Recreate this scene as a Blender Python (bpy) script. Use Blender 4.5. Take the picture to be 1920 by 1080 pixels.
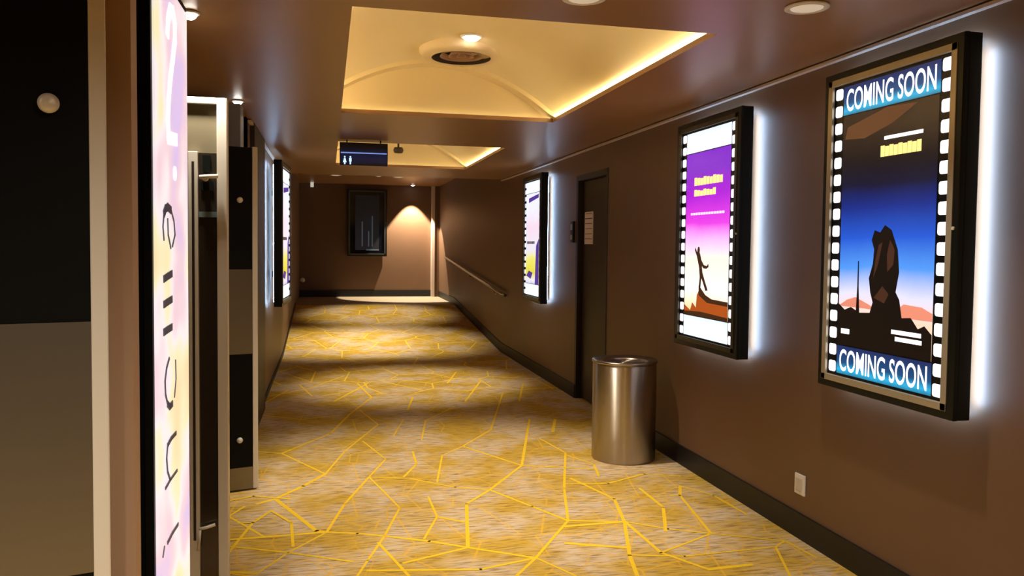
import bpy, bmesh, math, random
import numpy as np
from mathutils import Vector, Matrix
for o in list(bpy.data.objects): bpy.data.objects.remove(o)
random.seed(4)
S = bpy.context.scene
COL = S.collection
# ---------------------------------------------------------------- camera
F = 1500.0; PX, PY = 960.0, 524.0; CAMZ = 1.55
TH, PH, RHO = 0.22696, 0.04243, -0.011
fw = Vector((math.sin(TH)*math.cos(PH), math.cos(TH)*math.cos(PH), -math.sin(PH)))
rt = Vector((math.cos(TH), -math.sin(TH), 0)); up = rt.cross(fw)
R2 = rt*math.cos(RHO)-up*math.sin(RHO); U2 = up*math.cos(RHO)+rt*math.sin(RHO)
cd = bpy.data.cameras.new('camera'); cam = bpy.data.objects.new('camera', cd); COL.objects.link(cam)
m = Matrix.Identity(4)
for i in range(3): m[i][0] = R2[i]; m[i][1] = U2[i]; m[i][2] = -fw[i]
m[2][3] = CAMZ
cam.matrix_world = m
cd.sensor_width = 36; cd.lens = 36*F/1920; cd.shift_y = -(540-PY)/1920; cd.clip_start = .02
S.camera = cam
def at(x, y, ax, val):
    d = R2*((x-PX)/F)-U2*((y-PY)/F)+fw
    c = Vector((0, 0, CAMZ)); t = (val-c[ax])/d[ax]
    return c+d*t
def atd(x, y, D):                      # point on a pixel ray at forward distance D
    return Vector((0, 0, CAMZ))+(R2*((x-PX)/F)-U2*((y-PY)/F)+fw)*D
# ---------------------------------------------------------------- light set-up
w = bpy.data.worlds.new('world'); S.world = w; w.use_nodes = True
w.node_tree.nodes['Background'].inputs[0].default_value = (.9, .8, .7, 1)
w.node_tree.nodes['Background'].inputs[1].default_value = .0
S.view_settings.view_transform = 'Standard'; S.view_settings.look = 'None'
S.view_settings.exposure = 0.0; S.view_settings.gamma = 1; S.view_settings.use_curve_mapping = False
WARM = (1.0, .89, .73)
# ---------------------------------------------------------------- helpers
def lin(c):
    return tuple(((v/255)/12.92 if v/255 <= .04045 else ((v/255+.055)/1.055)**2.4) for v in c)+(1,)
MATS = {}
def mat(name, rgb, rough=.6, metal=0, noise=0, nscale=8, stretch=(1, 1, 1), bump=0, emit=0, spec=None, rough_var=0):
    if name in MATS: return MATS[name]
    M = bpy.data.materials.new(name); M.use_nodes = True; N = M.node_tree.nodes; L = M.node_tree.links
    b = N['Principled BSDF']; c = lin(rgb)
    b.inputs['Base Color'].default_value = c; b.inputs['Roughness'].default_value = rough; b.inputs['Metallic'].default_value = metal
    if spec is not None: b.inputs['Specular IOR Level'].default_value = spec
    if noise or bump or rough_var:
        tc = N.new('ShaderNodeTexCoord'); mp = N.new('ShaderNodeMapping'); mp.inputs['Scale'].default_value = stretch
        nz = N.new('ShaderNodeTexNoise'); nz.inputs['Scale'].default_value = nscale; nz.inputs['Detail'].default_value = 5
        L.new(tc.outputs['Object'], mp.inputs[0]); L.new(mp.outputs[0], nz.inputs['Vector'])
        if noise:
            mx = N.new('ShaderNodeMix'); mx.data_type = 'RGBA'
            mx.inputs[6].default_value = tuple(v*(1-noise) for v in c[:3])+(1,); mx.inputs[7].default_value = tuple(min(1, v*(1+noise)) for v in c[:3])+(1,)
            L.new(nz.outputs['Fac'], mx.inputs[0]); L.new(mx.outputs[2], b.inputs['Base Color'])
        if rough_var:
            mr = N.new('ShaderNodeMapRange'); mr.inputs[3].default_value = rough-rough_var; mr.inputs[4].default_value = rough+rough_var
            L.new(nz.outputs['Fac'], mr.inputs[0]); L.new(mr.outputs[0], b.inputs['Roughness'])
        if bump:
            bp = N.new('ShaderNodeBump'); bp.inputs['Strength'].default_value = bump; bp.inputs['Distance'].default_value = .01
            L.new(nz.outputs['Fac'], bp.inputs['Height']); L.new(bp.outputs[0], b.inputs['Normal'])
    if emit:
        b.inputs['Emission Color'].default_value = c; b.inputs['Emission Strength'].default_value = emit
    MATS[name] = M; return M
def gradmat(name, stops, z0, z1, strength=1.0, axis='Z', wob=.0, nscale=3):
    """backlit print: colours run along one local axis"""
    M = bpy.data.materials.new(name); M.use_nodes = True; N = M.node_tree.nodes; L = M.node_tree.links
    b = N['Principled BSDF']; b.inputs['Base Color'].default_value = (.02, .02, .02, 1); b.inputs['Roughness'].default_value = .25
    tc = N.new('ShaderNodeTexCoord'); sp = N.new('ShaderNodeSeparateXYZ'); L.new(tc.outputs['Object'], sp.inputs[0])
    mr = N.new('ShaderNodeMapRange'); mr.inputs[1].default_value = z0; mr.inputs[2].default_value = z1
    nz = N.new('ShaderNodeTexNoise'); nz.inputs['Scale'].default_value = nscale; nz.inputs['Detail'].default_value = 4
    L.new(tc.outputs['Object'], nz.inputs['Vector'])
    ad = N.new('ShaderNodeMath'); ad.operation = 'MULTIPLY_ADD'; ad.inputs[1].default_value = wob
    L.new(nz.outputs['Fac'], ad.inputs[0]); L.new(sp.outputs[axis], ad.inputs[2]); L.new(ad.outputs[0], mr.inputs[0])
    cr = N.new('ShaderNodeValToRGB'); L.new(mr.outputs[0], cr.inputs[0])
    e = cr.color_ramp.elements
    e[0].position = stops[0][0]; e[0].color = lin(stops[0][1]); e[1].position = stops[-1][0]; e[1].color = lin(stops[-1][1])
    for p, c in stops[1:-1]:
        k = e.new(p); k.color = lin(c)
    L.new(cr.outputs[0], b.inputs['Emission Color']); b.inputs['Emission Strength'].default_value = strength
    MATS[name] = M; return M
def link(name, me, M, parent=None):
    o = bpy.data.objects.new(name, me); COL.objects.link(o)
    for k in (M if isinstance(M, (list, tuple)) else [M]): me.materials.append(k)
    if parent: o.parent = parent
    return o
def tag(o, label=None, cat=None, group=None, kind=None):
    if label: o['label'] = label
    if cat: o['category'] = cat
    if group: o['group'] = group
    if kind: o['kind'] = kind
    return o
def empty(name, loc, rz=0, label=None, cat=None, group=None, kind=None):
    o = bpy.data.objects.new(name, None); COL.objects.link(o); o.location = loc; o.rotation_euler = (0, 0, rz)
    o.empty_display_size = .05
    return tag(o, label, cat, group, kind)
class MB:
    def __init__(s): s.b = bmesh.new()
    def box(s, x0, x1, y0, y1, z0, z1, mi=0, bev=0):
        vs = [s.b.verts.new((x, y, z)) for z in (z0, z1) for y in (y0, y1) for x in (x0, x1)]
        fs = []
        for q in ((0, 2, 3, 1), (4, 5, 7, 6), (0, 1, 5, 4), (2, 6, 7, 3), (0, 4, 6, 2), (1, 3, 7, 5)):
            f = s.b.faces.new([vs[i] for i in q]); f.material_index = mi; fs.append(f)
        if bev:
            es = list({e for f in fs for e in f.edges})
            r = bmesh.ops.bevel(s.b, geom=es, offset=bev, segments=2, affect='EDGES', profile=.5)
            for f in r['faces']: f.material_index = mi
        return s
    def hexa(s, pts, mi=0):            # 8 points: bottom 4 (ccw), top 4
        vs = [s.b.verts.new(p) for p in pts]
        for q in ((3, 2, 1, 0), (4, 5, 6, 7), (0, 1, 5, 4), (1, 2, 6, 5), (2, 3, 7, 6), (3, 0, 4, 7)):
            s.b.faces.new([vs[i] for i in q]).material_index = mi
        return s
    def poly(s, pts, mi=0):
        s.b.faces.new([s.b.verts.new(p) for p in pts]).material_index = mi; return s
    def prism(s, pts, y0, y1, mi=0):   # outline in local x,z with depth along y
        a = [s.b.verts.new((x, y0, z)) for x, z in pts]; b_ = [s.b.verts.new((x, y1, z)) for x, z in pts]
        n = len(pts)
        s.b.faces.new(a).material_index = mi; s.b.faces.new(b_[::-1]).material_index = mi
        for i in range(n):
            s.b.faces.new([a[(i+1) % n], a[i], b_[i], b_[(i+1) % n]]).material_index = mi
        return s
    def lathe(s, prof, c=(0, 0, 0), n=48, mi=0, smooth=True, axis='z', cap=True):
        rings = []
        for r, z in prof:
            ring = []
            for i in range(n):
                a = 2*math.pi*i/n; p = (r*math.cos(a), r*math.sin(a), z)
                if axis == 'y': p = (p[0], p[2], p[1])
                if axis == 'x': p = (p[2], p[0], p[1])
                ring.append(s.b.verts.new((c[0]+p[0], c[1]+p[1], c[2]+p[2])))
            rings.append(ring)
        for A, B in zip(rings, rings[1:]):
            for i in range(n):
                f = s.b.faces.new([A[i], A[(i+1) % n], B[(i+1) % n], B[i]]); f.smooth = smooth; f.material_index = mi
        for ring, (r, z) in ((rings[0], prof[0]), (rings[-1], prof[-1])):
            if cap and r > 1e-4:
                f = s.b.faces.new(ring if ring is rings[-1] else ring[::-1]); f.material_index = mi
        return s
    def tube(s, pts, r, n=10, mi=0):
        pts = [Vector(p) for p in pts]; rings = []
        for i, p in enumerate(pts):
            d = (pts[min(i+1, len(pts)-1)]-pts[max(i-1, 0)]).normalized()
            a = d.orthogonal().normalized() if i == 0 else (A0-d*A0.dot(d)).normalized(); A0 = a; b = d.cross(a)
            rings.append([s.b.verts.new(p+(a*math.cos(2*math.pi*k/n)+b*math.sin(2*math.pi*k/n))*r) for k in range(n)])
        for A, B in zip(rings, rings[1:]):
            for i in range(n):
                f = s.b.faces.new([A[i], A[(i+1) % n], B[(i+1) % n], B[i]]); f.smooth = True; f.material_index = mi
        s.b.faces.new(rings[0][::-1]).material_index = mi; s.b.faces.new(rings[-1]).material_index = mi
        return s
    def build(s, name, M, parent=None, recalc=True):
        if recalc: bmesh.ops.recalc_face_normals(s.b, faces=s.b.faces)
        me = bpy.data.meshes.new(name); s.b.to_mesh(me); s.b.free()
        return link(name, me, M, parent)
def text(name, body, M, parent, loc, width, height, ext=.0008, rot=(math.pi/2, 0, 0)):
    cu = bpy.data.curves.new(name, 'FONT'); cu.body = body; cu.extrude = 0.0; cu.align_x = 'CENTER'; cu.align_y = 'CENTER'
    cu.size = 1; cu.offset = .012
    t = bpy.data.objects.new(name, cu); COL.objects.link(t)
    bpy.context.view_layer.update()
    me = bpy.data.meshes.new_from_object(t.evaluated_get(bpy.context.evaluated_depsgraph_get()))
    bpy.data.objects.remove(t)
    xs = [v.co.x for v in me.vertices]; ys = [v.co.y for v in me.vertices]
    sx = width/(max(xs)-min(xs)); sy = height/(max(ys)-min(ys)); cx = (max(xs)+min(xs))/2; cy = (max(ys)+min(ys))/2
    for v in me.vertices: v.co = Vector(((v.co.x-cx)*sx, (v.co.y-cy)*sy, 0))
    me.materials.clear()
    o = link(name, me, M, parent); o.location = loc; o.rotation_euler = rot
    return o
def spot(name, loc, energy, size_deg, blend, color=WARM, target=None, radius=.03, parent=None):
    l = bpy.data.lights.new(name, 'SPOT'); l.energy = energy; l.spot_size = math.radians(size_deg); l.spot_blend = blend
    l.color = color; l.shadow_soft_size = radius
    o = bpy.data.objects.new(name, l); COL.objects.link(o)
    o.location = loc
    if target is not None:
        o.rotation_euler = (Vector(target)-Vector(loc)).to_track_quat('-Z', 'Y').to_euler()
    if parent:
        o.parent = parent; o.location = Vector(loc)-parent.location
    return o
# ---------------------------------------------------------------- materials
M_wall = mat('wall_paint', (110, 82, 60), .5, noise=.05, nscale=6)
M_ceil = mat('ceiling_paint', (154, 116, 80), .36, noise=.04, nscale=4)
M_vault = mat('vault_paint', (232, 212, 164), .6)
M_black = mat('black_laminate', (5, 6, 6), .5, noise=.1, spec=.15)
M_base = mat('baseboard_black', (17, 15, 15), .5)
M_steel = mat('brushed_steel', (176, 168, 158), .3, 1, noise=.08, nscale=30, stretch=(1, 1, .05), rough_var=.06)
M_steel2 = mat('satin_steel_panel', (132, 126, 116), .34, .85, noise=.06, nscale=25, stretch=(.1, .1, 1))
M_edge = mat('aluminium_edge', (222, 216, 204), .4, .15)
M_case = mat('case_black_metal', (20, 25, 24), .35, .3)
M_lip = mat('case_bronze_lip', (196, 188, 168), .35, .5)
M_lip2 = mat('case_dark_lip', (84, 82, 76), .3, .6)
M_film = mat('film_black', (6, 7, 10), .3)
M_hole = mat('film_hole_light', (245, 246, 255), .4, emit=1.25)
M_white = mat('text_light', (250, 250, 255), .4, emit=1.5)
M_led = bpy.data.materials.new('led_white'); M_led.use_nodes = True
M_led.node_tree.nodes['Principled BSDF'].inputs['Emission Color'].default_value = (.46, .68, 1, 1)
M_led.node_tree.nodes['Principled BSDF'].inputs['Emission Strength'].default_value = 62
M_cove = bpy.data.materials.new('led_warm'); M_cove.use_nodes = True
M_cove.node_tree.nodes['Principled BSDF'].inputs['Emission Color'].default_value = (1, .84, .50, 1)
M_cove.node_tree.nodes['Principled BSDF'].inputs['Emission Strength'].default_value = 36
M_cove2 = M_cove.copy(); M_cove2.node_tree.nodes['Principled BSDF'].inputs['Emission Strength'].default_value = 7
M_lamp = bpy.data.materials.new('lamp_lens'); M_lamp.use_nodes = True
M_lamp.node_tree.nodes['Principled BSDF'].inputs['Emission Color'].default_value = (1, .92, .8, 1)
M_lamp.node_tree.nodes['Principled BSDF'].inputs['Emission Strength'].default_value = 14
M_lens = mat('frosted_lens', (235, 225, 205), .5, emit=.35)
M_binsteel = M_steel.copy(); M_binsteel.name = 'bin_steel'
_n = M_binsteel.node_tree.nodes; _t = _n.new('ShaderNodeTangent'); _t.direction_type = 'RADIAL'; _t.axis = 'Z'
M_binsteel.node_tree.links.new(_t.outputs[0], _n['Principled BSDF'].inputs['Tangent']); _n['Principled BSDF'].inputs['Anisotropic'].default_value = 1.0
for _l in list(_n['Principled BSDF'].inputs['Roughness'].links): M_binsteel.node_tree.links.remove(_l)
_n['Principled BSDF'].inputs['Roughness'].default_value = .40
for _l in list(_n['Principled BSDF'].inputs['Base Color'].links): M_binsteel.node_tree.links.remove(_l)
_n['Principled BSDF'].inputs['Base Color'].default_value = lin((196, 188, 176))
_n['Principled BSDF'].inputs['Anisotropic Rotation'].default_value = .25
M_plastic = mat('white_plastic', (232, 228, 220), .4)
M_doorbrown = mat('door_brown', (48, 36, 29), .5, noise=.12, nscale=5, stretch=(1, 1, .2))
M_jamb = mat('jamb_dark_brown', (40, 28, 22), .5)
M_trim = mat('trim_pale', (214, 196, 182), .4)
M_landing = mat('landing_beige', (150, 136, 112), .6, noise=.05)

# carpet: woven gold and beige pile with thin secondary crackle
def carpet(name, big):
    M = bpy.data.materials.new(name); M.use_nodes = True; N = M.node_tree.nodes; L = M.node_tree.links
    b = N['Principled BSDF']; b.inputs['Roughness'].default_value = .95; b.inputs['Specular IOR Level'].default_value = .1
    tc = N.new('ShaderNodeTexCoord')
    def noise(sc, st, det=4, rot=0):
        mp = N.new('ShaderNodeMapping'); mp.inputs['Scale'].default_value = st; mp.inputs['Rotation'].default_value = (0, 0, rot)
        n = N.new('ShaderNodeTexNoise'); n.inputs['Scale'].default_value = sc; n.inputs['Detail'].default_value = det
        L.new(tc.outputs['Object'], mp.inputs[0]); L.new(mp.outputs[0], n.inputs['Vector']); return n.outputs['Fac']
    def ramp(src, a, b2):
        r = N.new('ShaderNodeMapRange'); r.inputs[1].default_value = a; r.inputs[2].default_value = b2; L.new(src, r.inputs[0]); return r.outputs[0]
    def mix(fac, A, B):
        x = N.new('ShaderNodeMix'); x.data_type = 'RGBA'
        L.new(fac, x.inputs[0])
        for v, i in ((A, 6), (B, 7)):
            if isinstance(v, tuple): x.inputs[i].default_value = v
            else: L.new(v, x.inputs[i])
        return x.outputs[2]
    beige, gold, brown, yel = lin((216, 194, 164)), lin((206, 168, 70)), lin((132, 102, 52)), lin((250, 210, 62))
    c = mix(ramp(noise(2.2, (1, 1, 1)), .42, .58), beige, gold)
    c = mix(ramp(noise(26, (.35, 2.2, 1), 6, .15), .47, .72), c, brown)
    c = mix(ramp(noise(34, (.3, 2.6, 1), 6, -.35), .5, .68), c, gold)
    def cracks(sc, wdt, strength, seed, rnd=1.0, sty=.8):
        mp = N.new('ShaderNodeMapping'); mp.inputs['Location'].default_value = (seed, seed*1.7, 0); mp.inputs['Scale'].default_value = (1, sty, 1)
        L.new(tc.outputs['Object'], mp.inputs[0])
        v = N.new('ShaderNodeTexVoronoi'); v.voronoi_dimensions = '2D'; v.feature = 'DISTANCE_TO_EDGE'; v.inputs['Scale'].default_value = sc; v.inputs['Randomness'].default_value = rnd
        L.new(mp.outputs[0], v.inputs['Vector'])
        r = N.new('ShaderNodeMapRange'); r.inputs[1].default_value = wdt; r.inputs[2].default_value = wdt*.45; r.inputs[3].default_value = 0; r.inputs[4].default_value = strength
        L.new(v.outputs['Distance'], r.inputs[0]); return r.outputs[0]
    def mul(a, b2):
        x = N.new('ShaderNodeMath'); x.operation = 'MULTIPLY'; L.new(a, x.inputs[0]); L.new(b2, x.inputs[1]); return x.outputs[0]
    c = mix(mul(cracks(5.2, .035, .6, 3.1), ramp(noise(1.7, (1, 1, 1)), .4, .55)), c, lin((226, 176, 56)))
    c = mix(mul(cracks(3.1, .024, .6, 7.7), ramp(noise(1.3, (1, 1, 1)), .38, .5)), c, lin((236, 186, 52)))
    if big: c = mix(cracks(1.9, .022, .95, 1.3), c, yel)
    L.new(c, b.inputs['Base Color'])
    nb = noise(220, (1, 1, 1), 2); bp = N.new('ShaderNodeBump'); bp.inputs['Strength'].default_value = .4; bp.inputs['Distance'].default_value = .004
    L.new(nb, bp.inputs['Height']); L.new(bp.outputs[0], b.inputs['Normal'])
    return M
M_carpet = carpet('carpet_near', False); M_carpet_far = carpet('carpet_far', True)
M_yarn = mat('carpet_yellow_yarn', (250, 204, 50), .95, noise=.12, nscale=60, spec=.1)

# ---------------------------------------------------------------- shell
XW = 2.47; XL = -.60; ZC = 2.50; YB = -3.0; YR0 = 11.35; YR1 = 15.8; RISE = .365; YE = 18.2; ZE = 2.87
YSPLIT = 8.3
def st(o): o['kind'] = 'structure'; return o
# floor, with the bold yellow crackle lines woven in
b = MB()
b.hexa([(-2.6, YB, -.1), (2.75, YB, -.1), (2.75, YSPLIT, -.1), (-2.6, YSPLIT, -.1), (-2.6, YB, 0), (2.75, YB, 0), (2.75, YSPLIT, 0), (-2.6, YSPLIT, 0)], 0)
b.hexa([(-2.6, YSPLIT, -.1), (2.75, YSPLIT, -.1), (2.75, YR0, -.1), (-2.6, YR0, -.1), (-2.6, YSPLIT, 0), (2.75, YSPLIT, 0), (2.75, YR0, 0), (-2.6, YR0, 0)], 1)
b.hexa([(-2.6, YR0, -.1), (2.75, YR0, -.1), (2.75, YR1, RISE-.1), (-2.6, YR1, RISE-.1), (-2.6, YR0, 0), (2.75, YR0, 0), (2.75, YR1, RISE), (-2.6, YR1, RISE)], 1)
K = 800/1662
A = [[(130,595),(225,603),(395,683)],[(225,603),(415,525),(490,450),(575,385),(520,330)],[(395,683),(470,595),(600,490),(530,435)],
 [(395,683),(310,730),(200,780),(130,800)],[(200,780),(360,905),(400,910)],[(400,910),(470,800),(565,695),(720,700),(900,735),(1035,745)],
 [(540,555),(630,625),(565,695)],[(565,695),(685,815),(625,925)],[(400,910),(250,990),(130,1070)],[(20,1065),(130,1070)],
 [(400,910),(520,915),(625,925),(800,945),(950,970),(1210,1010)],[(625,925),(560,1020),(520,1080)],[(600,950),(720,1080)],[(700,1030),(950,970)],
 [(950,970),(945,800),(1035,745),(1160,650),(930,575)],[(930,575),(1040,510),(1085,370)],[(930,575),(850,610),(830,715)],[(1160,650),(1190,470)],
 [(735,595),(750,645),(700,695)],[(795,770),(830,850),(780,935)],[(830,850),(935,870)],[(1035,745),(1200,810),(1340,865)],
 [(1340,865),(1325,740),(1330,600),(1230,545)],[(1340,865),(1215,1010),(1140,1080)],[(1340,865),(1560,870)],
 [(1560,870),(1520,780),(1350,700)],[(1560,870),(1580,1000),(1610,1080)],[(1215,1010),(1370,1080)],[(560,1060),(1000,1055),(1215,1010)],
 [(20,940),(400,910)],[(20,965),(250,990),(500,1025)],[(20,850),(160,930)],[(1,860),(80,810)],[(1390,960),(1580,970)],
 [(1160,650),(1450,665)],[(770,550),(785,475),(900,420)],[(870,330),(905,285)],[(660,535),(700,470)],[(940,400),(1000,320)],
 [(715,435),(735,385)],[(150,455),(300,470),(490,450)],[(180,380),(330,350),(470,300)],[(430,400),(560,330)],[(1150,400),(1165,330)],[(1280,520),(1290,470)]]
B2 = [[(250,800),(0,820)],[(250,800),(430,830),(610,850)],[(480,690),(610,850),(400,930)],[(310,660),(410,740),(420,840)],[(480,650),(480,690),(440,690)],
 [(610,850),(920,880),(1050,950)],[(280,940),(500,945),(880,905),(920,880)],[(880,905),(940,1027)],[(600,1000),(780,980)],[(250,800),(400,930),(600,1000)],
 [(0,890),(270,910)],[(0,640),(180,640),(330,600),(480,610)],[(480,650),(620,690),(760,770)],[(0,520),(120,560),(140,610)]]
lines = [[(420+x*K, 560+y*K) for x, y in l] for l in A]+[[(1060+x*.448, 620+y*.448) for x, y in l] for l in B2]
floorlines = [[at(x, y, 2, 0) for x, y in l] for l in lines]
# the weave repeats beyond the frame and out of sight behind the camera
def strip(l, wd, z):
    for p, q in zip(l, l[1:]):
        d = (q-p); d.z = 0
        if d.length < 1e-4: continue
        d.normalize(); n = Vector((-d.y, d.x, 0))*wd/2; e = d*wd*.3
        b.poly([(v.x, v.y, z) for v in (p-e-n, q+e-n, q+e+n, p-e+n)], 2)
for i, l in enumerate(floorlines):
    wd = random.choice((.013, .016, .02, .026)); l = [Vector((min(max(p.x, -2.5), XW-.01), p.y, 0)) for p in l]
    strip(l, wd, .0008+i*.00001)
    for dx, dy in ((.0, -3.0), (-2.55, 0)):
        l2 = [Vector((p.x+dx, p.y+dy, 0)) for p in l]
        if all(-2.5 < p.x < XW-.01 and p.y > YB for p in l2) and (dx or max(p.y for p in l2) < 2.9): strip(l2, wd, .0015+i*.00001)
fl = st(b.build('floor', [M_carpet, M_carpet_far, M_yarn], recalc=False))
b = MB(); b.box(-2.6, 2.75, YR1, YE+.2, RISE-.1, RISE+.004); st(b.build('trim_1', M_landing))
# right wall around the door recess
RY0, RY1, RZ = 6.88, 7.77, 2.23
b = MB(); b.box(XW, XW+.15, YB, RY0, -.05, 2.9); b.box(XW, XW+.15, RY1, YE+.2, -.05, 2.9); b.box(XW, XW+.15, RY0, RY1, RZ, 2.9)
b.box(XW+.12, XW+.2, RY0-.1, RY1+.1, -.05, RZ+.05)
st(b.build('wall_right', M_wall))
b = MB(); b.box(XL-.15, XL, 6.4, YE+.2, -.05, 2.9); b.box(-2.6, XL, 6.4, 6.5, -.05, 2.9); st(b.build('wall_left', M_wall))
b = MB(); b.box(-2.7, -2.6, YB, 6.5, -.05, 2.9); b.build('wall_lobby', M_wall)['kind'] = 'structure'
b = MB(); b.box(-2.7, 2.6, YB-.1, YB, -.05, 2.9); st(b.build('wall_back', M_wall))
b = MB(); b.box(XL-.1, XW+.1, YE, YE+.1, 0, 2.9); st(b.build('wall_end', M_wall))
# ceiling with the two coffers
CX0, CX1 = .095, 1.69; COF = [(3.31, 5.98), (7.66, 10.0)]
def ceil_quad(b, x0, x1, y0, y1, z0=ZC, z1=ZC): b.hexa([(x0, y0, z0), (x1, y0, z0), (x1, y1, z1), (x0, y1, z1), (x0, y0, z0+.03), (x1, y0, z0+.03), (x1, y1, z1+.03), (x0, y1, z1+.03)])
b = MB()
ceil_quad(b, -2.7, CX0, YB, YR0); ceil_quad(b, CX1, XW+.1, YB, YR0)
ys = [YB, COF[0][0], COF[0][1], COF[1][0], COF[1][1], YR0]
for i in (0, 2, 4): ceil_quad(b, CX0, CX1, ys[i], ys[i+1])
ceil_quad(b, -2.7, XW+.1, YR0, YR1, ZC, ZE); ceil_quad(b, -2.7, XW+.1, YR1, YE+.2, ZE, ZE)
st(b.build('ceiling', M_ceil))
def vz(X): return ZC+.41-.43*(X-.78)**2
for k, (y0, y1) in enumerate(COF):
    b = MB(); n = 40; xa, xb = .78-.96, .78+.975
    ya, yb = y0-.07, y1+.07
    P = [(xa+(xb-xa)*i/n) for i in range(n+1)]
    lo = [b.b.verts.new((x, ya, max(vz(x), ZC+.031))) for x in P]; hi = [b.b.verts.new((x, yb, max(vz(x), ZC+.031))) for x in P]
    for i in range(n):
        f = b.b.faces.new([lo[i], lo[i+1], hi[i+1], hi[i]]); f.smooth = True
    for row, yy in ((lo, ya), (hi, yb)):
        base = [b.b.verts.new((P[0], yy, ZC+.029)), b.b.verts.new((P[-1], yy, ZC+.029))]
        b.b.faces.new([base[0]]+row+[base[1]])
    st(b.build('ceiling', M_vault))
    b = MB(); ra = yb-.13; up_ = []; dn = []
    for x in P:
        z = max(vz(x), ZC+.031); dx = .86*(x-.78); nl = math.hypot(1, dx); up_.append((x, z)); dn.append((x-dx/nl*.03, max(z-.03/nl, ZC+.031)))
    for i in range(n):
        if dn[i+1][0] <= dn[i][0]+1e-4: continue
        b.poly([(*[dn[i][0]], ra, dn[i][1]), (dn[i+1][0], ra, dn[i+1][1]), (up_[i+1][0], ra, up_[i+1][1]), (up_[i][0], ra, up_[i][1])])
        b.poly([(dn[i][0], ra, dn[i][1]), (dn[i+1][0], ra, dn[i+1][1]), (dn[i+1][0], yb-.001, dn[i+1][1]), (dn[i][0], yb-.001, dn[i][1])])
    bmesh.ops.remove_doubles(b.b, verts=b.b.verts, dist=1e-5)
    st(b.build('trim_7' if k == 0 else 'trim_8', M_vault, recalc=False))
    b = MB(); b.box(1.700, 1.742, ya+.05, yb-.05, ZC+.031, ZC+.035); b.box(-.12, -.09, ya+.05, yb-.05, ZC+.031, ZC+.04)
    b.box(.1, 1.69, yb-.028, yb-.022, ZC+.030, ZC+.032, mi=1)
    o = b.build('cove_light_strip', [M_cove, M_cove2])
    tag(o, ['warm cove lighting hidden behind the lip of the nearest ceiling coffer', 'warm cove lighting hidden behind the lip of the far ceiling coffer'][k], 'cove light')
# baseboards and picture trim
BH = .135
b = MB(); b.box(XW-.014, XW, YB, RY0-.01, 0, BH); b.box(XW-.014, XW, RY1, YR0, 0, BH)
b.hexa([(XW-.014, YR0, 0), (XW, YR0, 0), (XW, YR1, RISE), (XW-.014, YR1, RISE), (XW-.014, YR0, BH), (XW, YR0, BH), (XW, YR1, RISE+BH), (XW-.014, YR1, RISE+BH)])
b.box(XW-.014, XW, YR1, YE, RISE, RISE+BH); st(b.build('baseboard_right', M_base))
b = MB(); b.box(XL, XL+.012, 7.7, YR0, 0, .05)
b.hexa([(XL, YR0, 0), (XL+.012, YR0, 0), (XL+.012, YR1, RISE), (XL, YR1, RISE), (XL, YR0, .05), (XL+.012, YR0, .05), (XL+.012, YR1, RISE+.05), (XL, YR1, RISE+.05)]); st(b.build('baseboard_left', M_base))
b = MB(); b.box(XL, XW, YE-.02, YE, RISE, RISE+.15); st(b.build('baseboard_end', M_base))
b = MB(); b.box(XW-.03, XW, YB, YR0, ZC-.022, ZC-.008); st(b.build('trim_2', M_trim))
b = MB(); b.box(XL, XL+.03, 6.5, YR0, ZC-.022, ZC-.008); st(b.build('trim_3', M_trim))
# pale corner trim and return near the end wall
p = at(812, 450, 1, YE-.12)
b = MB(); b.box(p.x-.035, p.x+.035, YE-.14, YE, RISE, ZE); st(b.build('trim_4', M_trim))
b = MB(); b.box(p.x+.035, XW, YE-.12, YE, RISE, ZE); st(b.build('wall_end', M_wall))
# pilaster on left wall
b = MB(); b.box(XL-.05, XL+.035, 6.7, 7.75, 0, ZC); st(b.build('trim_5', M_doorbrown))
# flush door in the right wall recess
r = empty('door_1', (XW+.05, (RY0+RY1)/2, 0), kind='structure'); h = (RY1-RY0)/2-.03
MB().box(0, .04, -h, h, .01, RZ-.03, bev=.003).build('door_panel', M_doorbrown, r)
MB().box(-.005, 0, -h+.05, -h+.11, .95, 1.25, bev=.002).build('push_plate', M_jamb, r)
b = MB(); b.box(XW-.006, XW+.12, RY0-.01, RY0+.025, 0, RZ+.03); b.box(XW-.006, XW+.12, RY1-.025, RY1+.03, 0, RZ+.03); b.box(XW-.006, XW+.12, RY0, RY1, RZ-.025, RZ+.03)
st(b.build('trim_6', M_jamb))
p0 = at(1098, 398, 0, XW+.05); p1 = at(1112, 458, 0, XW+.05)
b = MB(); b.box(XW+.042, XW+.05, p1.y, p0.y, p1.z, p0.z, bev=.002); pl = b.build('door_sign', mat('sign_beige', (205, 178, 160), .5, emit=.06))
tag(pl, 'narrow vertical beige notice plate on the brown door', 'sign')
b = MB()
for i in range(7): b.box(XW+.0412, XW+.0422, p1.y+.015, p0.y-.015-(i % 3)*.01, p1.z+.05+i*.05, p1.z+.056+i*.05)
b.box(XW+.0412, XW+.0422, p1.y+.01, p0.y-.01, p0.z-.07, p0.z-.062)
b.build('print_line', M_jamb, pl)
q = at(1076, 435, 0, XW)
r = empty('door_keypad', (XW, q.y, q.z), label='small dark keypad on the wall beside the brown door', cat='keypad')
MB().box(-.025, 0, -.04, .04, -.11, .11, bev=.004).build('housing', M_case, r)
b = MB(); b.box(-.03, -.024, -.025, .025, .02, .08); b.box(-.03, -.024, -.02, .02, -.08, -.03); b.build('key_panel', M_lip, r)

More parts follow.
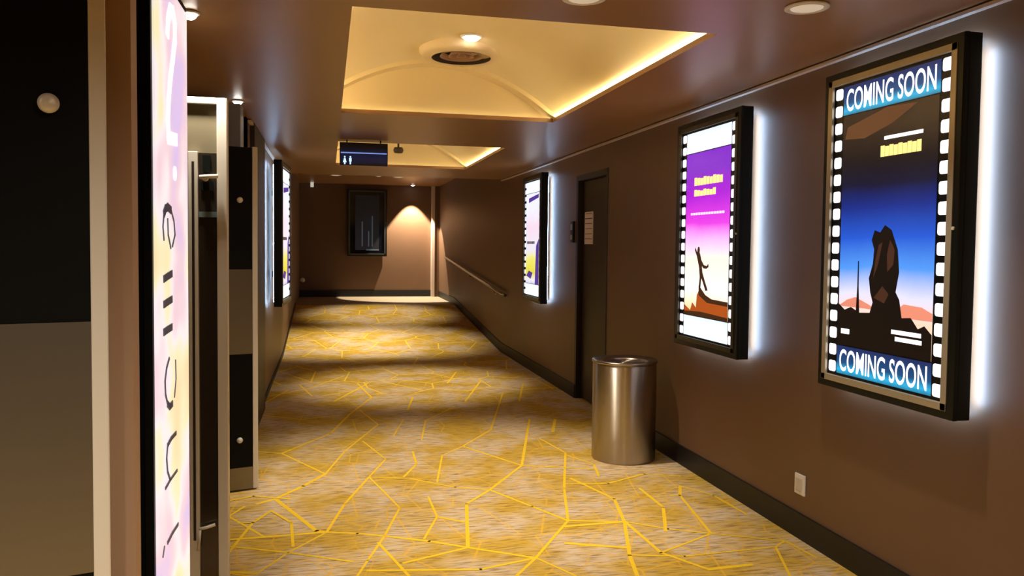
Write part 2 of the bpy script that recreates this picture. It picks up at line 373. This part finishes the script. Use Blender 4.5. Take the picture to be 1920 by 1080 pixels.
# ---------------------------------------------------------------- light boxes with film-strip borders
W, H = .87, 1.49
blue = gradmat('print_blue_dusk', [(0, (255, 205, 165)), (.14, (255, 214, 186)), (.24, (226, 222, 246)), (.36, (80, 150, 240)), (.5, (24, 84, 205)), (.64, (12, 40, 130)), (.74, (14, 16, 46)), (.84, (20, 16, 22)), (1, (40, 28, 24))], .25, 1.24, 1.15, wob=.06, nscale=2.5)
pink = gradmat('print_pink_glow', [(0, (255, 150, 60)), (.08, (255, 214, 150)), (.22, (255, 250, 238)), (.42, (255, 244, 220)), (.56, (246, 180, 246)), (.66, (226, 60, 220)), (.84, (170, 20, 205)), (1, (120, 24, 190))], .2, 1.2, 1.2, wob=.08, nscale=3)
multi = gradmat('print_yellow_violet', [(0, (150, 130, 210)), (.14, (235, 232, 240)), (.24, (226, 214, 60)), (.42, (235, 228, 120)), (.52, (232, 226, 240)), (.8, (240, 214, 232)), (1, (236, 236, 250))], .2, 1.2, 1.1, wob=.2, nscale=6)
M_headblue = gradmat('header_blue', [(0, (8, 60, 90)), (.25, (40, 170, 215)), (.5, (14, 70, 120)), (1, (20, 40, 90))], -.07, .07, 1.2, wob=.02, nscale=9)
M_headpale = gradmat('header_pale', [(0, (210, 240, 246)), (.5, (238, 244, 252)), (1, (216, 232, 244))], -.07, .07, 1.3, wob=.05, nscale=20)
M_sil = mat('print_black', (18, 12, 12), .4, emit=.25)
M_sil2 = mat('print_brown_glow', (190, 92, 30), .4, emit=.6)
M_sil3 = mat('print_dark_brown', (70, 40, 20), .4, emit=.5)
M_ytext = mat('print_yellow_text', (252, 232, 140), .4, emit=1.2)
M_ptext = mat('print_pale_text', (255, 214, 235), .4, emit=1.2)
M_viol = mat('print_violet', (90, 60, 170), .4, emit=.7)
M_dtext = mat('header_grey_text', (250, 252, 255), .4, emit=1.6)
M_hill = mat('print_hill', (205, 130, 110), .4, emit=.9)
def holes(b, x, z0, z1, n, wd, hgt, y):
    for i in range(n):
        z = z0+(z1-z0)*(i+.5)/n
        c = .010; pts = []
        for sx, sz, a0 in ((1, 1, 0), (-1, 1, 90), (-1, -1, 180), (1, -1, 270)):
            for da in (0, 45, 90):
                a = math.radians(a0+da); pts.append((x+sx*(wd/2-c)+c*math.cos(a), z+sz*(hgt/2-c)+c*math.sin(a)))
        b.prism(pts, y-.0015, y)
def lightbox(loc, rz, label, kind, group, lit=True):
    r = empty('poster_light_box', loc, rz, label, 'light box', group)
    w2 = W/2
    # body, open at the front, standing off the wall
    b = MB(); b.box(-w2, w2, -.10, -.04, 0, H, bev=.004); b.build('case_body', M_case, r)
    for zb in (.3, H-.36): MB().box(-.25, .25, -.04, 0, zb, zb+.06).build('wall_bracket', M_case, r)
    # front frame, bevelled profile, four sides
    fr = .062
    b = MB()
    def side(o0, o1, i0, i1):          # profile swept between mitres: outer pair, inner pair (x,z)
        yo, yp, yi = -.10, -.122, -.112
        def lerp(a, c, t): return (a[0]+(c[0]-a[0])*t, a[1]+(c[1]-a[1])*t)
        prof = [(0, yo), (.0, yp+.004), (.06, yp), (.62, yp), (.7, yi), (1, yi), (1, yo)]
        A_ = [b.b.verts.new((*[lerp(o0, i0, t)[0]], y, lerp(o0, i0, t)[1])) for t, y in prof]
        B_ = [b.b.verts.new((*[lerp(o1, i1, t)[0]], y, lerp(o1, i1, t)[1])) for t, y in prof]
        for j in range(len(prof)-1): b.b.faces.new([A_[j], A_[j+1], B_[j+1], B_[j]])
    O = [(-w2, 0), (w2, 0), (w2, H), (-w2, H)]; I = [(-w2+fr, fr), (w2-fr, fr), (w2-fr, H-fr), (-w2+fr, H-fr)]
    for j in range(4): side(O[j], O[(j+1) % 4], I[j], I[(j+1) % 4])
    b.build('front_frame', M_case, r)
    b = MB(); a = fr-.030
    for x0, x1, z0, z1 in ((-w2+a, w2-a, a, a+.030), (-w2+a, w2-a, H-a-.030, H-a), (-w2+a, -w2+a+.030, a, H-a), (w2-a-.030, w2-a, a, H-a)): b.box(x0, x1, -.126, -.11, z0, z1, bev=.002)
    b.build('inner_lip', M_lip if kind == 'blue' else M_lip2, r)
    b = MB(); b.box(-w2+fr-.004, w2-fr+.004, -.108, -.1, fr-.004, H-fr+.004); pan = b.build('display_panel', M_film if lit else mat('dark_print', (12, 16, 22), .08), r)
    yf = -.1085
    b = MB(); b.lathe([(.007, -.128), (.007, -.121)], (w2-.024, 0, H*.5), 12, axis='y')
    lock = b.build('lock', M_edge if lit else M_lip, r)
    if not lit:
        b = MB(); b.box(-.26, .26, yf-.001, yf, .14, H-.14); b.build('poster_print', gradmat('print_dark_teal', [(0, (16, 22, 34)), (.4, (10, 18, 26)), (1, (6, 10, 12))], .1, 1.2, .5), r)
        b = MB()
        for x, h_ in ((-.12, .55), (.02, .34), (.1, .68)): b.box(x, x+.025, yf-.002, yf-.001, .22, .22+h_)
        b.box(-.02, .26, yf-.002, yf-.001, .13, .16); b.build('poster_highlight', mat('print_grey', (80, 95, 110), .4, emit=.35), r)
        return r
    # LED strips down both sides of the back
    for q in ((w2-.03, w2-.012, -.0405, -.036, .05, H-.05), (-w2+.012, -w2+.03, -.0405, -.036, .05, H-.05), (-w2+.05, w2-.05, -.0405, -.038, .015, .02), (-w2+.05, w2-.05, -.0405, -.038, H-.02, H-.015)):
        MB().box(*q).build('led_strip', M_led, r)
    b = MB(); n = 17
    for sx in (-1, 1): holes(b, sx*(w2-fr-.034), fr, H-fr, n, .052, .052, yf)
    b.build('film_perforations', M_hole, r)
    pw = W/2-fr-.072
    z0, z1 = .212, H-.212
    b = MB(); b.box(-pw, pw, yf-.0012, yf, z0, z1); b.build('poster_print', {'blue': blue, 'pink': pink, 'multi': multi}[kind], r)
    for zc in (fr+.078, H-fr-.078):
        b = MB(); b.box(-pw-.004, pw+.004, -.0006, .0006, -.066, .066); hd = b.build('header_strip', M_headblue if kind == 'blue' else M_headpale, r); hd.location = (0, yf-.0008, zc)
        text('header_lettering', 'COMING SOON', M_white if kind == 'blue' else M_dtext, hd, (0, -.0018, .0), pw*1.88, .102)
    if kind == 'blue':
        def art(nm, polys, M, d):
            b = MB()
            for P_ in polys: b.prism([(x*pw, z0+z*(z1-z0)) for x, z in P_], yf-.0012-d, yf-.0012)
            b.build(nm, M, r)
        art('poster_print', [[(-1, .17), (-.8, .20), (-.6, .215), (-.3, .19), (-.1, .17)], [(.25, .17), (.45, .205), (.8, .2), (1, .18), (1, .15), (.25, .15)]], M_hill, .0004)
        art('poster_print', [[(-1, 0), (1, 0), (1, .1), (.86, .13), (.74, .115), (.6, .155), (.42, .15), (.36, .22), (.28, .25), (.34, .33), (.3, .42), (.16, .5), (.02, .52), (-.08, .49), (-.2, .5), (-.26, .46), (-.2, .42), (-.22, .36), (-.3, .3), (-.26, .24), (-.2, .2), (-.26, .155), (-.5, .15), (-.7, .17), (-.85, .155), (-1, .18)],
                             [(-.58, .15), (-.5, .15), (-.53, .26), (-.54, .37), (-.56, .37), (-.56, .26)]], M_sil, .0008)
        art('poster_print', [[(.0, 1), (-.9, .95), (-.95, .90), (-.5, .89), (.1, .93), (.6, .99)]], mat('print_ochre', (120, 84, 56), .5, emit=.5), .0004)
        art('poster_print', [[(-.2, .30), (-.1, .36), (-.02, .45), (-.1, .44), (-.17, .37)], [(.1, .33), (.22, .36), (.24, .42), (.14, .46), (.08, .4)], [(-.18, .22), (.0, .27), (.14, .24), (.05, .2)]], mat('print_umber', (66, 40, 30), .5, emit=.5), .0012)
        # small blurred caption blocks
        b = MB(); x = -.05
        while x < .72: b.box(x*pw, (x+.07)*pw, yf-.0026, yf-.001, z0+.868*(z1-z0), z0+.882*(z1-z0)); x += .078
        for zz in (.055, .082):
            x = .22 if zz > .06 else .3
            while x < .78: b.box(x*pw, (x+.06)*pw, yf-.0026, yf-.001, z0+zz*(z1-z0), z0+(zz+.017)*(z1-z0)); x += .066
        b.box(-.92*pw, -.72*pw, yf-.0026, yf-.001, z0+.05*(z1-z0), z0+.072*(z1-z0)); b.build('print_caption', M_white, r)
        b = MB(); x = -.12
        for i in range(9):
            b.box(x*pw, (x+.08)*pw, yf-.0026, yf-.001, z0+.80*(z1-z0), z0+(.845-(i % 2)*.004)*(z1-z0)); x += .092
        b.build('print_title', M_ytext, r)
    if kind == 'pink':
        def art(nm, polys, M, d):
            b = MB()
            for P_ in polys: b.prism([(x*pw, z0+z*(z1-z0)) for x, z in P_], yf-.0012-d, yf-.0012)
            b.build(nm, M, r)
        art('poster_print', [[(-1, 0), (1, 0), (1, .1), (.3, .1), (0, .13), (-.25, .17), (-.38, .13), (-.42, .05), (-.6, .08), (-.7, .03), (-1, .06)]], M_sil2, .0004)
        art('poster_print', [[(-.3, .13), (.1, .09), (1, .085), (1, .11), (.3, .115), (.02, .135), (-.3, .19)], [(-1, 0), (1, 0), (1, .02), (-.2, .03), (-1, .02)],
                             [(-.3, .17), (-.26, .24), (-.3, .30), (-.36, .335), (-.42, .37), (-.52, .405), (-.5, .42), (-.40, .39), (-.39, .41), (-.36, .425), (-.31, .425), (-.28, .41), (-.29, .39), (-.25, .375), (-.2, .345), (-.08, .315), (.06, .31), (.13, .325), (.14, .305), (.04, .293), (-.1, .295), (-.17, .31), (-.14, .27), (-.02, .22), (.12, .165), (.02, .16), (-.12, .215), (-.19, .235), (-.22, .17)]], M_sil3, .0008)
        b = MB()
        for zz, x0, x1, hh in ((.80, -.6, .62, .05), (.735, -.6, .35, .04)):
            x = x0; i = 0
            while x < x1: b.box(x*pw, (x+.12)*pw, yf-.0026, yf-.001, z0+zz*(z1-z0), z0+(zz+hh-(i % 3)*.004)*(z1-z0)); x += .145; i += 1
        b.build('print_title', M_ytext, r)
        b = MB(); x = -.75
        while x < .7: b.box(x*pw, (x+.09)*pw, yf-.0026, yf-.001, z0+.62*(z1-z0), z0+.634*(z1-z0)); x += .12
        b.build('print_caption', M_ptext, r)
    if kind == 'multi':
        b = MB()
        for P_ in ([(.45, 0), (1, 0), (1, .5), (.6, .42)], [(-.9, .08), (-.2, .05), (.1, .12), (-.5, .14)], [(-.6, .9), (.9, .94), (.9, .98), (-.6, .95)]):
            b.prism([(x*pw, z0+z*(z1-z0)) for x, z in P_], yf-.002, yf-.0012)
        b.build('poster_print', M_viol, r)
        b = MB(); x = -.8
        for i in range(6): b.box(x*pw, (x+.14)*pw, yf-.0026, yf-.001, z0+.44*(z1-z0), z0+.47*(z1-z0)); x += .2
        b.build('print_title', M_sil, r)
    return r
G = 'film-strip poster light boxes along the corridor'
ZB = .89
for yc, kind, lab in ((2.60+W/2, 'blue', 'black-framed light box with blue dusk poster, nearest the camera on the right wall'),
                      (4.28+W/2, 'pink', 'black-framed light box with purple and yellow poster, above the steel bin'),
                      (8.74+W/2, 'multi', 'black-framed light box with yellow and violet poster, beyond the brown door')):
    lightbox((XW, yc, ZB), -math.pi/2, lab, kind, G)
lightbox((-.57+.435*math.sin(math.radians(3.5)), 8.43+W/2, ZB+.01), math.pi/2-math.radians(3.5), 'light box seen edge-on, white glow behind it, on the left wall', 'multi', G)
pe = at(688, 418, 1, YE)
lightbox((.86, YE, 1.275), 0, 'unlit dark poster case on the end wall beside the pool of light', 'dark', G, lit=False)

# ---------------------------------------------------------------- steel bin
bc = Vector((2.125, 5.50, 0)); r = empty('litter_bin', bc, label='brushed steel cylindrical litter bin against the right wall', cat='bin')
MB().lathe([(.228, .0), (.228, .012), (.232, .016), (.232, .70), (.229, .706)], n=72).build('body', M_binsteel, r)
MB().lathe([(.225, .706), (.238, .709), (.240, .722), (.236, .728), (.17, .722), (.155, .712), (.150, .69), (.150, .60)], n=72, cap=False).build('rim', M_steel, r)
b = MB(); b.lathe([(.150, .66), (.148, .30), (.0001, .29)], n=48, cap=False); b.build('liner', M_black, r)
b = MB(); b.lathe([(.222, .0), (.222, .006), (.0001, .006)], n=48); b.build('base', M_black, r)
# ---------------------------------------------------------------- wall outlet
q = at(1502, 908, 0, XW); r = empty('power_outlet', (XW, q.y, q.z), label='small white square outlet low on the right wall', cat='outlet')
MB().box(-.012, 0, -.045, .045, -.055, .055, bev=.004).build('face_plate', M_plastic, r)
MB().box(-.017, -.011, -.028, .028, -.035, .035, bev=.003).build('switch_rocker', mat('plastic_grey', (205, 200, 192), .4), r)
# ---------------------------------------------------------------- handrail on the ramp
a = at(941, 551, 0, XW-.06); c = at(835, 483, 0, XW-.06)
r = empty('handrail', (XW, a.y, 0), label='steel handrail fixed to the right wall along the ramp', cat='handrail')
b = MB(); pts = [(-.005, -.02, a.z-.03), (-.05, -.01, a.z), (-.06, .04, a.z+.003), (-.06, c.y-a.y, c.z)]
b.tube(pts, .021, 14); b.build('rail', M_steel, r)
for t in (.12, .5, .88):
    b = MB(); y = (c.y-a.y)*t; z = a.z+(c.z-a.z)*t
    b.tube([(-.06, y, z-.015), (-.055, y, z-.06), (-.002, y, z-.08)], .008); b.lathe([(.028, -.006), (.028, 0)], (0, y, z-.08), 20, axis='x'); b.build('bracket', M_steel, r)

# ---------------------------------------------------------------- ceiling fixtures
def downlight(loc, label, lit, rad=.07, energy=0, cone=100, blend=.6, dome=.012, tgt=None, color=WARM, group='round ceiling downlights', glow=True):
    r = empty('ceiling_downlight', loc, label=label, cat='downlight', group=group)
    MB().lathe([(rad*.78, 0), (rad, -.002), (rad, -.008), (rad*.8, -.012), (rad*.72, -.006)], n=40).build('trim_ring', M_plastic, r)
    prof = [(rad*.76, -.004)]+[(rad*.76*math.cos(t), -.004-dome*math.sin(t)) for t in (.3, .7, 1.1, 1.5)]
    b = MB(); b.lathe(prof, n=32); b.build('lens', M_lamp if lit else M_lens, r)
    if energy:
        L0 = Vector(loc)+Vector((0, 0, -.02-dome)); t = Vector(tgt) if tgt else L0+Vector((0, 0, -1))
        spot('lamp_light', L0, energy, cone, blend, color, t, .035, r)
    return r
d1 = at(884, 65, 2, vz(.8)); d1.z = vz(d1.x)-.002
downlight(d1, 'bright downlight in the nearest coffer beside the round vent', True, .075, 275, 76, .7, dome=.03)
downlight((d1.x, 8.85, vz(d1.x)-.002), 'bright downlight in the vault of the far coffer', True, .055, 270, 58, .8)
p = at(1513, 12, 2, ZC); downlight((p.x, p.y, ZC), 'pale round downlight in the ceiling above the nearest light box', False, .085, 60, 90, .8)
p = at(1095, -6, 2, ZC); downlight((p.x, p.y, ZC), 'pale round downlight at the top edge, centre of the near ceiling', False, .085, 32, 84, .8)
p = at(356, 22, 2, ZC); downlight((p.x, p.y, ZC), 'small bright downlight at the top of the glowing vertical sign', True, .04, 60, 150, .8, dome=.03)
p = at(432, 180, 2, ZC); downlight((p.x+.03, p.y+.15, ZC), 'small bright downlight above the steel-framed glass door', True, .04, 260, 110, .8, dome=.03)
p = at(629, 333, 2, ZC+.07); downlight((p.x, YR0+ (ZC+.07-ZC)/(ZE-ZC)*(YR1-YR0), ZC+.07), 'left pale downlight over the foot of the ramp', False, .09, 230, 70, .8)
p = at(736, 335, 2, ZC+.07); downlight((p.x+.05, YR0+(ZC+.07-ZC)/(ZE-ZC)*(YR1-YR0), ZC+.07), 'right pale downlight over the foot of the ramp', False, .09, 230, 70, .8)
pe2 = at(774, 352, 1, YE-.30)
downlight((pe2.x, YE-.30, ZE), 'bright downlight grazing the end wall beside the dark poster', True, .06, 900, 68, .06, dome=.02, color=(1, .84, .62))
for k, (x, y) in enumerate(((-.2, -.7), (-1.7, .6), (.5, .5))):  # unseen downlights added as fill for the near surfaces
    downlight((x, y, ZC), 'pale round downlight added for fill in the unseen lobby ceiling', False, .085, 135, 150, .8)
downlight((.9, 14.7, ZC+(14.7-YR0)/(YR1-YR0)*(ZE-ZC)), 'small pale downlight added to brighten the upper ramp', False, .06, 240, 66, .8)  # extra lamp, added so the ramp floor comes out brighter
# round air diffuser
v = at(865, 99, 2, vz(.8)-.03); r = empty('ceiling_vent', (v.x, v.y, vz(v.x)+.0), label='round air vent of nested rings in the nearest coffer', cat='vent')
M_vent = mat('vent_cream', (222, 200, 160), .5)
M_dark = mat('vent_dark', (46, 30, 18), .8)
MB().lathe([(.205, -.062), (.265, -.058), (.29, -.03), (.292, .012)], n=64, cap=False).build('outer_ring', M_vent, r)
MB().lathe([(.205, -.060), (.20, -.008), (.0001, -.006)], n=64, cap=False).build('throat', M_dark, r)
for r0, z in ((.145, -.05), (.085, -.05), (.03, -.05)):
    MB().lathe([(r0-.022, z+.03), (r0, z), (r0+.004, z-.002), (r0-.016, z+.03)], n=48, cap=False).build('cone_ring', mat('vent_brown', (150, 112, 80), .4), r)
# smoke detector / speaker in the far coffer
v = at(747, 282, 2, ZC+.19); r = empty('smoke_detector', (v.x, v.y, vz(v.x)), label='small dark round detector in the far ceiling coffer', cat='detector')
M_brn = mat('detector_brown', (60, 44, 24), .5)
MB().lathe([(.055, .02), (.06, -.02), (.055, -.03)], n=32).build('base', M_brn, r)
hh = vz(v.x)-v.z
MB().lathe([(.012, -.02), (.012, -hh+.03)], n=12).build('stem', M_brn, r)
MB().lathe([(.05, -hh+.035), (.062, -hh), (.05, -hh-.03), (.0001, -hh-.036)], n=32).build('head', M_brn, r)
# hanging sign
ys_ = 7.5; a = at(637, 266, 1, ys_); c = at(727, 312, 1, ys_)
r = empty('hanging_sign', ((a.x+c.x)/2, ys_, c.z), label='dark blue illuminated sign hanging from the ceiling before the far coffer', cat='sign')
hw = (c.x-a.x)/2; hh = a.z-c.z
MB().box(-hw, hw, 0, .05, 0, hh, bev=.003).build('housing', M_case, r)
navy = gradmat('sign_navy', [(0, (4, 10, 22)), (.3, (12, 34, 84)), (.62, (8, 24, 60)), (.8, (3, 6, 10)), (1, (2, 3, 5))], 0, hh, .4)
MB().box(-hw+.006, hw-.006, -.002, 0, .006, hh-.006).build('display_face', navy, r)
MB().box(-hw+.01, hw-.01, -.004, -.002, hh*.52, hh*.57).build('light_bar', mat('sign_bar', (120, 150, 225), .4, emit=.9), r)
MS = mat('sign_symbol', (190, 225, 255), .4, emit=1.3)
def figure(x, skirt):
    b = MB(); s = hh/.21
    b.lathe([(.0075*s, 0), (.0075*s, .002)], (x, -.005, .076*s), 14, axis='y')
    if skirt: P_ = [(-.006, .065), (.006, .065), (.016, .026), (.006, .026), (.006, .008), (-.006, .008), (-.006, .026), (-.016, .026)]
    else: P_ = [(-.011, .065), (.011, .065), (.011, .034), (.006, .034), (.006, .008), (-.006, .008), (-.006, .034), (-.011, .034)]
    b.prism([(x+u*s, z*s) for u, z in P_], -.005, -.002); b.build('restroom_symbol', MS, r)
figure(-hw+.045, True); figure(-hw+.095, False)
zt = ZC-c.z
for sx in (-1, 1):
    if zt-hh > .002: MB().tube([(sx*hw*.7, .025, hh-.005), (sx*hw*.7, .025, zt)], .006).build('hanger_rod', M_case, r)
# small end-wall items
q = at(590, 342, 1, YE-.3); r = empty('emergency_lamp', (q.x, YE, q.z), label='small white bracket lamp high in the dark far left corner', cat='lamp')
MB().box(-.1, .16, -.3, 0, .045, .07).build('bracket_arm', M_plastic, r)
MB().box(-.09, -.02, -.3, -.23, -.1, .05, bev=.01).build('lamp_head', mat('lamp_pale', (235, 235, 220), .4, emit=.5), r)
q = at(567, 525, 1, YE); r = empty('wall_knob', (q.x, YE, q.z), label='small pale round knob low on the dark end wall', cat='knob')
MB().lathe([(.02, 0), (.02, -.02), (.05, -.03), (.055, -.045), (.04, -.055), (.0001, -.058)], n=24, axis='y').build('knob', M_edge, r)

# ---------------------------------------------------------------- left side door leaves and glowing sign
def leaf(nm, P0, P1, width, edge=.032, top=2.136):
    """leaf whose visible face runs from P0 (hinge side, left) to P1 (free edge, right)"""
    P0 = Vector((P0.x, P0.y)); P1 = Vector((P1.x, P1.y)); d = (P1-P0).normalized()
    r = empty(nm, (P1.x, P1.y, 0), math.atan2(d.y, d.x), kind='structure')
    for z0, z1, M, n2 in ((1.385, top, M_black, 'upper_panel'), (.86, 1.385, M_steel2, 'push_plate'), (.15, .86, M_black, 'lower_panel'), (.012, .15, M_steel2, 'kick_plate')):
        e = .004 if M is M_steel2 else 0
        MB().box(-width, -edge, -e, .038, z0, z1-.001).build(n2, M, r)
    MB().box(-edge, 0, -.006, .044, .012, top+.004, bev=.003).build('edge_strip', M_edge, r)
    return r
def bolt(r, x, z, rad, dome=.02):
    MB().lathe([(rad*.6, .0), (rad*.6, -dome*.5), (rad, -dome*.6), (rad, -dome*.85), (rad*.6, -dome*1.1), (.0001, -dome*1.15)], (x, 0, z), 28, axis='y').build('door_knob', M_edge, r)
PA0 = atd(0, 590, 1.575); PA1 = atd(203, 588, 1.665)
la = leaf('door_3', PA0, PA1, .95)
k = atd(92, 198, 1.615); dA = (Vector((PA1.x, PA1.y))-Vector((PA0.x, PA0.y))).normalized()
bolt(la, (Vector((k.x, k.y))-Vector((PA1.x, PA1.y))).dot(dA), k.z, .0195)
PB0 = at(425, 925, 2, 0); PB1 = at(484, 917, 2, 0)
lb = leaf('door_4', PB0, PB1, .8)
dB = (Vector((PB1.x, PB1.y))-Vector((PB0.x, PB0.y))).normalized()
for yy in (375, 825):
    k = at(447, yy, 1, (PB0.y+PB1.y)/2-.01); bolt(lb, k.x-PB1.x, k.z, .018, .025)
# brown wall nib between near leaf and sign, colour lightened to offset leaf shade
n0 = atd(196, 500, 1.86); n1 = atd(246, 500, 1.86)
b = MB(); b.box(-2.6, n1.x, n0.y, n0.y+.06, 0, ZC); st(b.build('wall_lobby', mat('nib_lightened_paint', (190, 156, 128), .5)))
# glowing vertical sign box
g0 = atd(287, 600, 2.02); g1 = atd(351, 600, 2.50); gx = (g0.x+g1.x)/2
sd = Vector((g1.x-g0.x, g1.y-g0.y, 0)); L_ = sd.length
ztop = at(351, 20, 1, g1.y).z
r = empty('glowing_sign', (g0.x, g0.y, 0), math.atan2(sd.y, sd.x), label='tall pink and cream glowing vertical sign with a big figure two', cat='sign')
bw = .30
b = MB(); b.box(0, L_, .012, bw, .0, ztop); b.box(-.006, L_+.008, 0, .02, 0, ztop+.01)
b.build('casing', M_black, r)
M = bpy.data.materials.new('sign_pastel'); M.use_nodes = True; N = M.node_tree.nodes; L = M.node_tree.links
tc = N.new('ShaderNodeTexCoord'); nz = N.new('ShaderNodeTexNoise'); nz.inputs['Scale'].default_value = 2.3; nz.inputs['Detail'].default_value = 2
L.new(tc.outputs['Object'], nz.inputs['Vector']); cr = N.new('ShaderNodeValToRGB'); L.new(nz.outputs['Fac'], cr.inputs[0])
e = cr.color_ramp.elements; e[0].position = .36; e[0].color = lin((226, 200, 246)); e[1].position = .66; e[1].color = lin((255, 226, 178))
for p_, c_ in ((.45, (250, 214, 226)), (.52, (255, 246, 250)), (.58, (255, 244, 196))):
    k = e.new(p_); k.color = lin(c_)
bs = N['Principled BSDF']; L.new(cr.outputs[0], bs.inputs['Emission Color']); bs.inputs['Emission Strength'].default_value = .9; bs.inputs['Base Color'].default_value = (.3, .3, .3, 1)
MB().box(.012, L_-.014, -.006, 0, .02, ztop-.015).build('light_panel', M, r)
M_ink = mat('sign_ink', (96, 96, 120), .5, emit=.12); M_glyph = mat('sign_white_glyph', (255, 255, 255), .4, emit=1.35)
def gp(x, y):      # pixel -> sign face local (u, z)
    d = R2*((x-PX)/F)-U2*((y-PY)/F)+fw; o0 = Vector((g0.x, g0.y, 0)); n = Vector((sd.y, -sd.x, 0)).normalized()
    t = (o0-Vector((0, 0, CAMZ))).dot(n)/d.dot(n); P_ = Vector((0, 0, CAMZ))+d*t
    return (P_-o0).dot(sd.normalized()), P_.z
def stroke(b, pts, wd, closed=False):
    pts = [Vector(gp(*p)) for p in pts]
    for p_, q_ in zip(pts, pts[1:]):
        d = (q_-p_).normalized(); n = Vector((-d.y, d.x))*wd/2; e_ = d*wd*.25
        b.prism([tuple(v) for v in (p_-e_-n, q_+e_-n, q_+e_+n, p_-e_+n)], -.0085, -.006)
b = MB(); stroke(b, [(309, 62), (310, 38), (314, 18), (319, 22), (323, 45), (323, 75), (319, 110), (314, 150), (311, 190), (310, 225), (311, 258), (326, 262)], .035)
b.build('numeral_two', M_glyph, r)
b = MB(); b.lathe([(.02, -.0085), (.02, -.006)], (gp(323, 325)[0], 0, gp(323, 325)[1]), 20, axis='y'); b.build('dot', M_glyph, r)
def glyph(ps, wd): 
    b = MB()
    for p_ in ps: stroke(b, p_, wd)
    b.build('letter_stroke', M_ink, r)
glyph([[(302, 400), (305, 391), (309, 388), (315, 394)]], .022); glyph([[(302, 398), (300, 425), (302, 450)], [(309, 410), (310, 440), (315, 465)], [(315, 392), (321, 415), (323, 440), (318, 462)]], .006)
for yy in (518, 566, 618): glyph([[(302, yy+5), (309, yy), (317, yy-5)]], .020)
glyph([[(312, 672), (307, 690), (304, 715), (305, 740), (309, 758)]], .008); glyph([[(309, 758), (313, 763), (318, 757)]], .018); glyph([[(324, 675), (325, 710), (322, 745)]], .004)
glyph([[(309, 835), (316, 822), (325, 812)]], .012); glyph([[(309, 835), (307, 860), (309, 885), (314, 900)], [(314, 900), (327, 882)], [(314, 900), (305, 916)]], .008)
glyph([[(309, 1018), (318, 1000), (329, 983)]], .010); glyph([[(300, 1045), (303, 1025)]], .005)

# steel framed glass door with transom, between sign and far leaf
DC = 3.45
tl = atd(330, 178, DC); tr = atd(425, 184, DC); zt = tr.z; r = empty('door_5', (tr.x, tr.y, 0), kind='structure')
wd = .62; pw_ = .042
zr = atd(400, 287, DC).z
MB().box(-pw_, 0, 0, .06, 0, zt, bev=.003).build('door_post', M_edge, r)
MB().box(-wd, -pw_, 0, .06, zt-.028, zt, bev=.002).build('top_rail', M_edge, r)
M_fros = mat('transom_frosted', (118, 110, 90), .25, rough_var=.05, nscale=4)
MB().box(-wd, -pw_, .022, .030, zr, zt-.028).build('transom_panel', M_fros, r)
sx = atd(372, 500, DC).x-tr.x; sx0 = atd(356, 500, DC).x-tr.x
MB().box(sx0-.004, sx, -.012, .04, .02, zr+.004, bev=.003).build('door_stile', M_edge, r)
MB().box(sx0+.012, sx0+.022, -.016, -.011, .25, zr-.04).build('pull_bar', M_jamb, r)
M_glass = mat('door_dark_glass', (92, 82, 70), .16, .75, rough_var=.05, nscale=3)
MB().box(sx, -pw_, .010, .022, .02, zr-.0).build('glass_panel', M_glass, r)
za = atd(390, 402, DC).z
MB().box(sx, -pw_, .004, .012, za-.012, za+.012).build('teal_band', mat('band_teal', (150, 178, 184), .25, .6), r)  # narrow teal band across the glass panel
za = atd(378, 335, DC).z; b = MB(); b.lathe([(.012, 0), (.012, -.03)], (sx+.03, .008, za), 16, axis='y'); b.tube([(sx+.01, -.026, za+.004), (sx+.05, -.03, za+.008), (sx+.085, -.028, za+.010)], .009)
b.build('door_handle', M_plastic, r)
b = MB(); b.box(sx+.018, sx+.05, .002, .012, za+.03, za+.10); b.box(sx+.01, sx+.06, .002, .012, za-.05, za-.012); b.build('latch_plate', M_case, r)
za = atd(385, 995, DC).z; b = MB(); b.tube([(sx+.0, -.018, za-.006), (sx+.03, -.022, za), (sx+.065, -.014, za+.008)], .007); b.tube([(sx+.004, -.018, za), (sx-.004, -.018, za-.1)], .006); b.build('floor_bolt', M_edge, r)
# pale column behind the far leaf
c0 = at(428, 300, 1, 5.55); c1 = at(451, 300, 1, 5.55); zt2 = at(440, 194, 1, 5.55).z
b = MB(); b.box(c0.x-.45, c1.x, 5.55, 5.75, 0, min(zt2, ZC)); b.build('column', mat('column_pale_blue', (140, 147, 162), .5, emit=.0))
o = bpy.data.objects['column']; tag(o, 'pale column rising behind the far black door leaf', 'column')
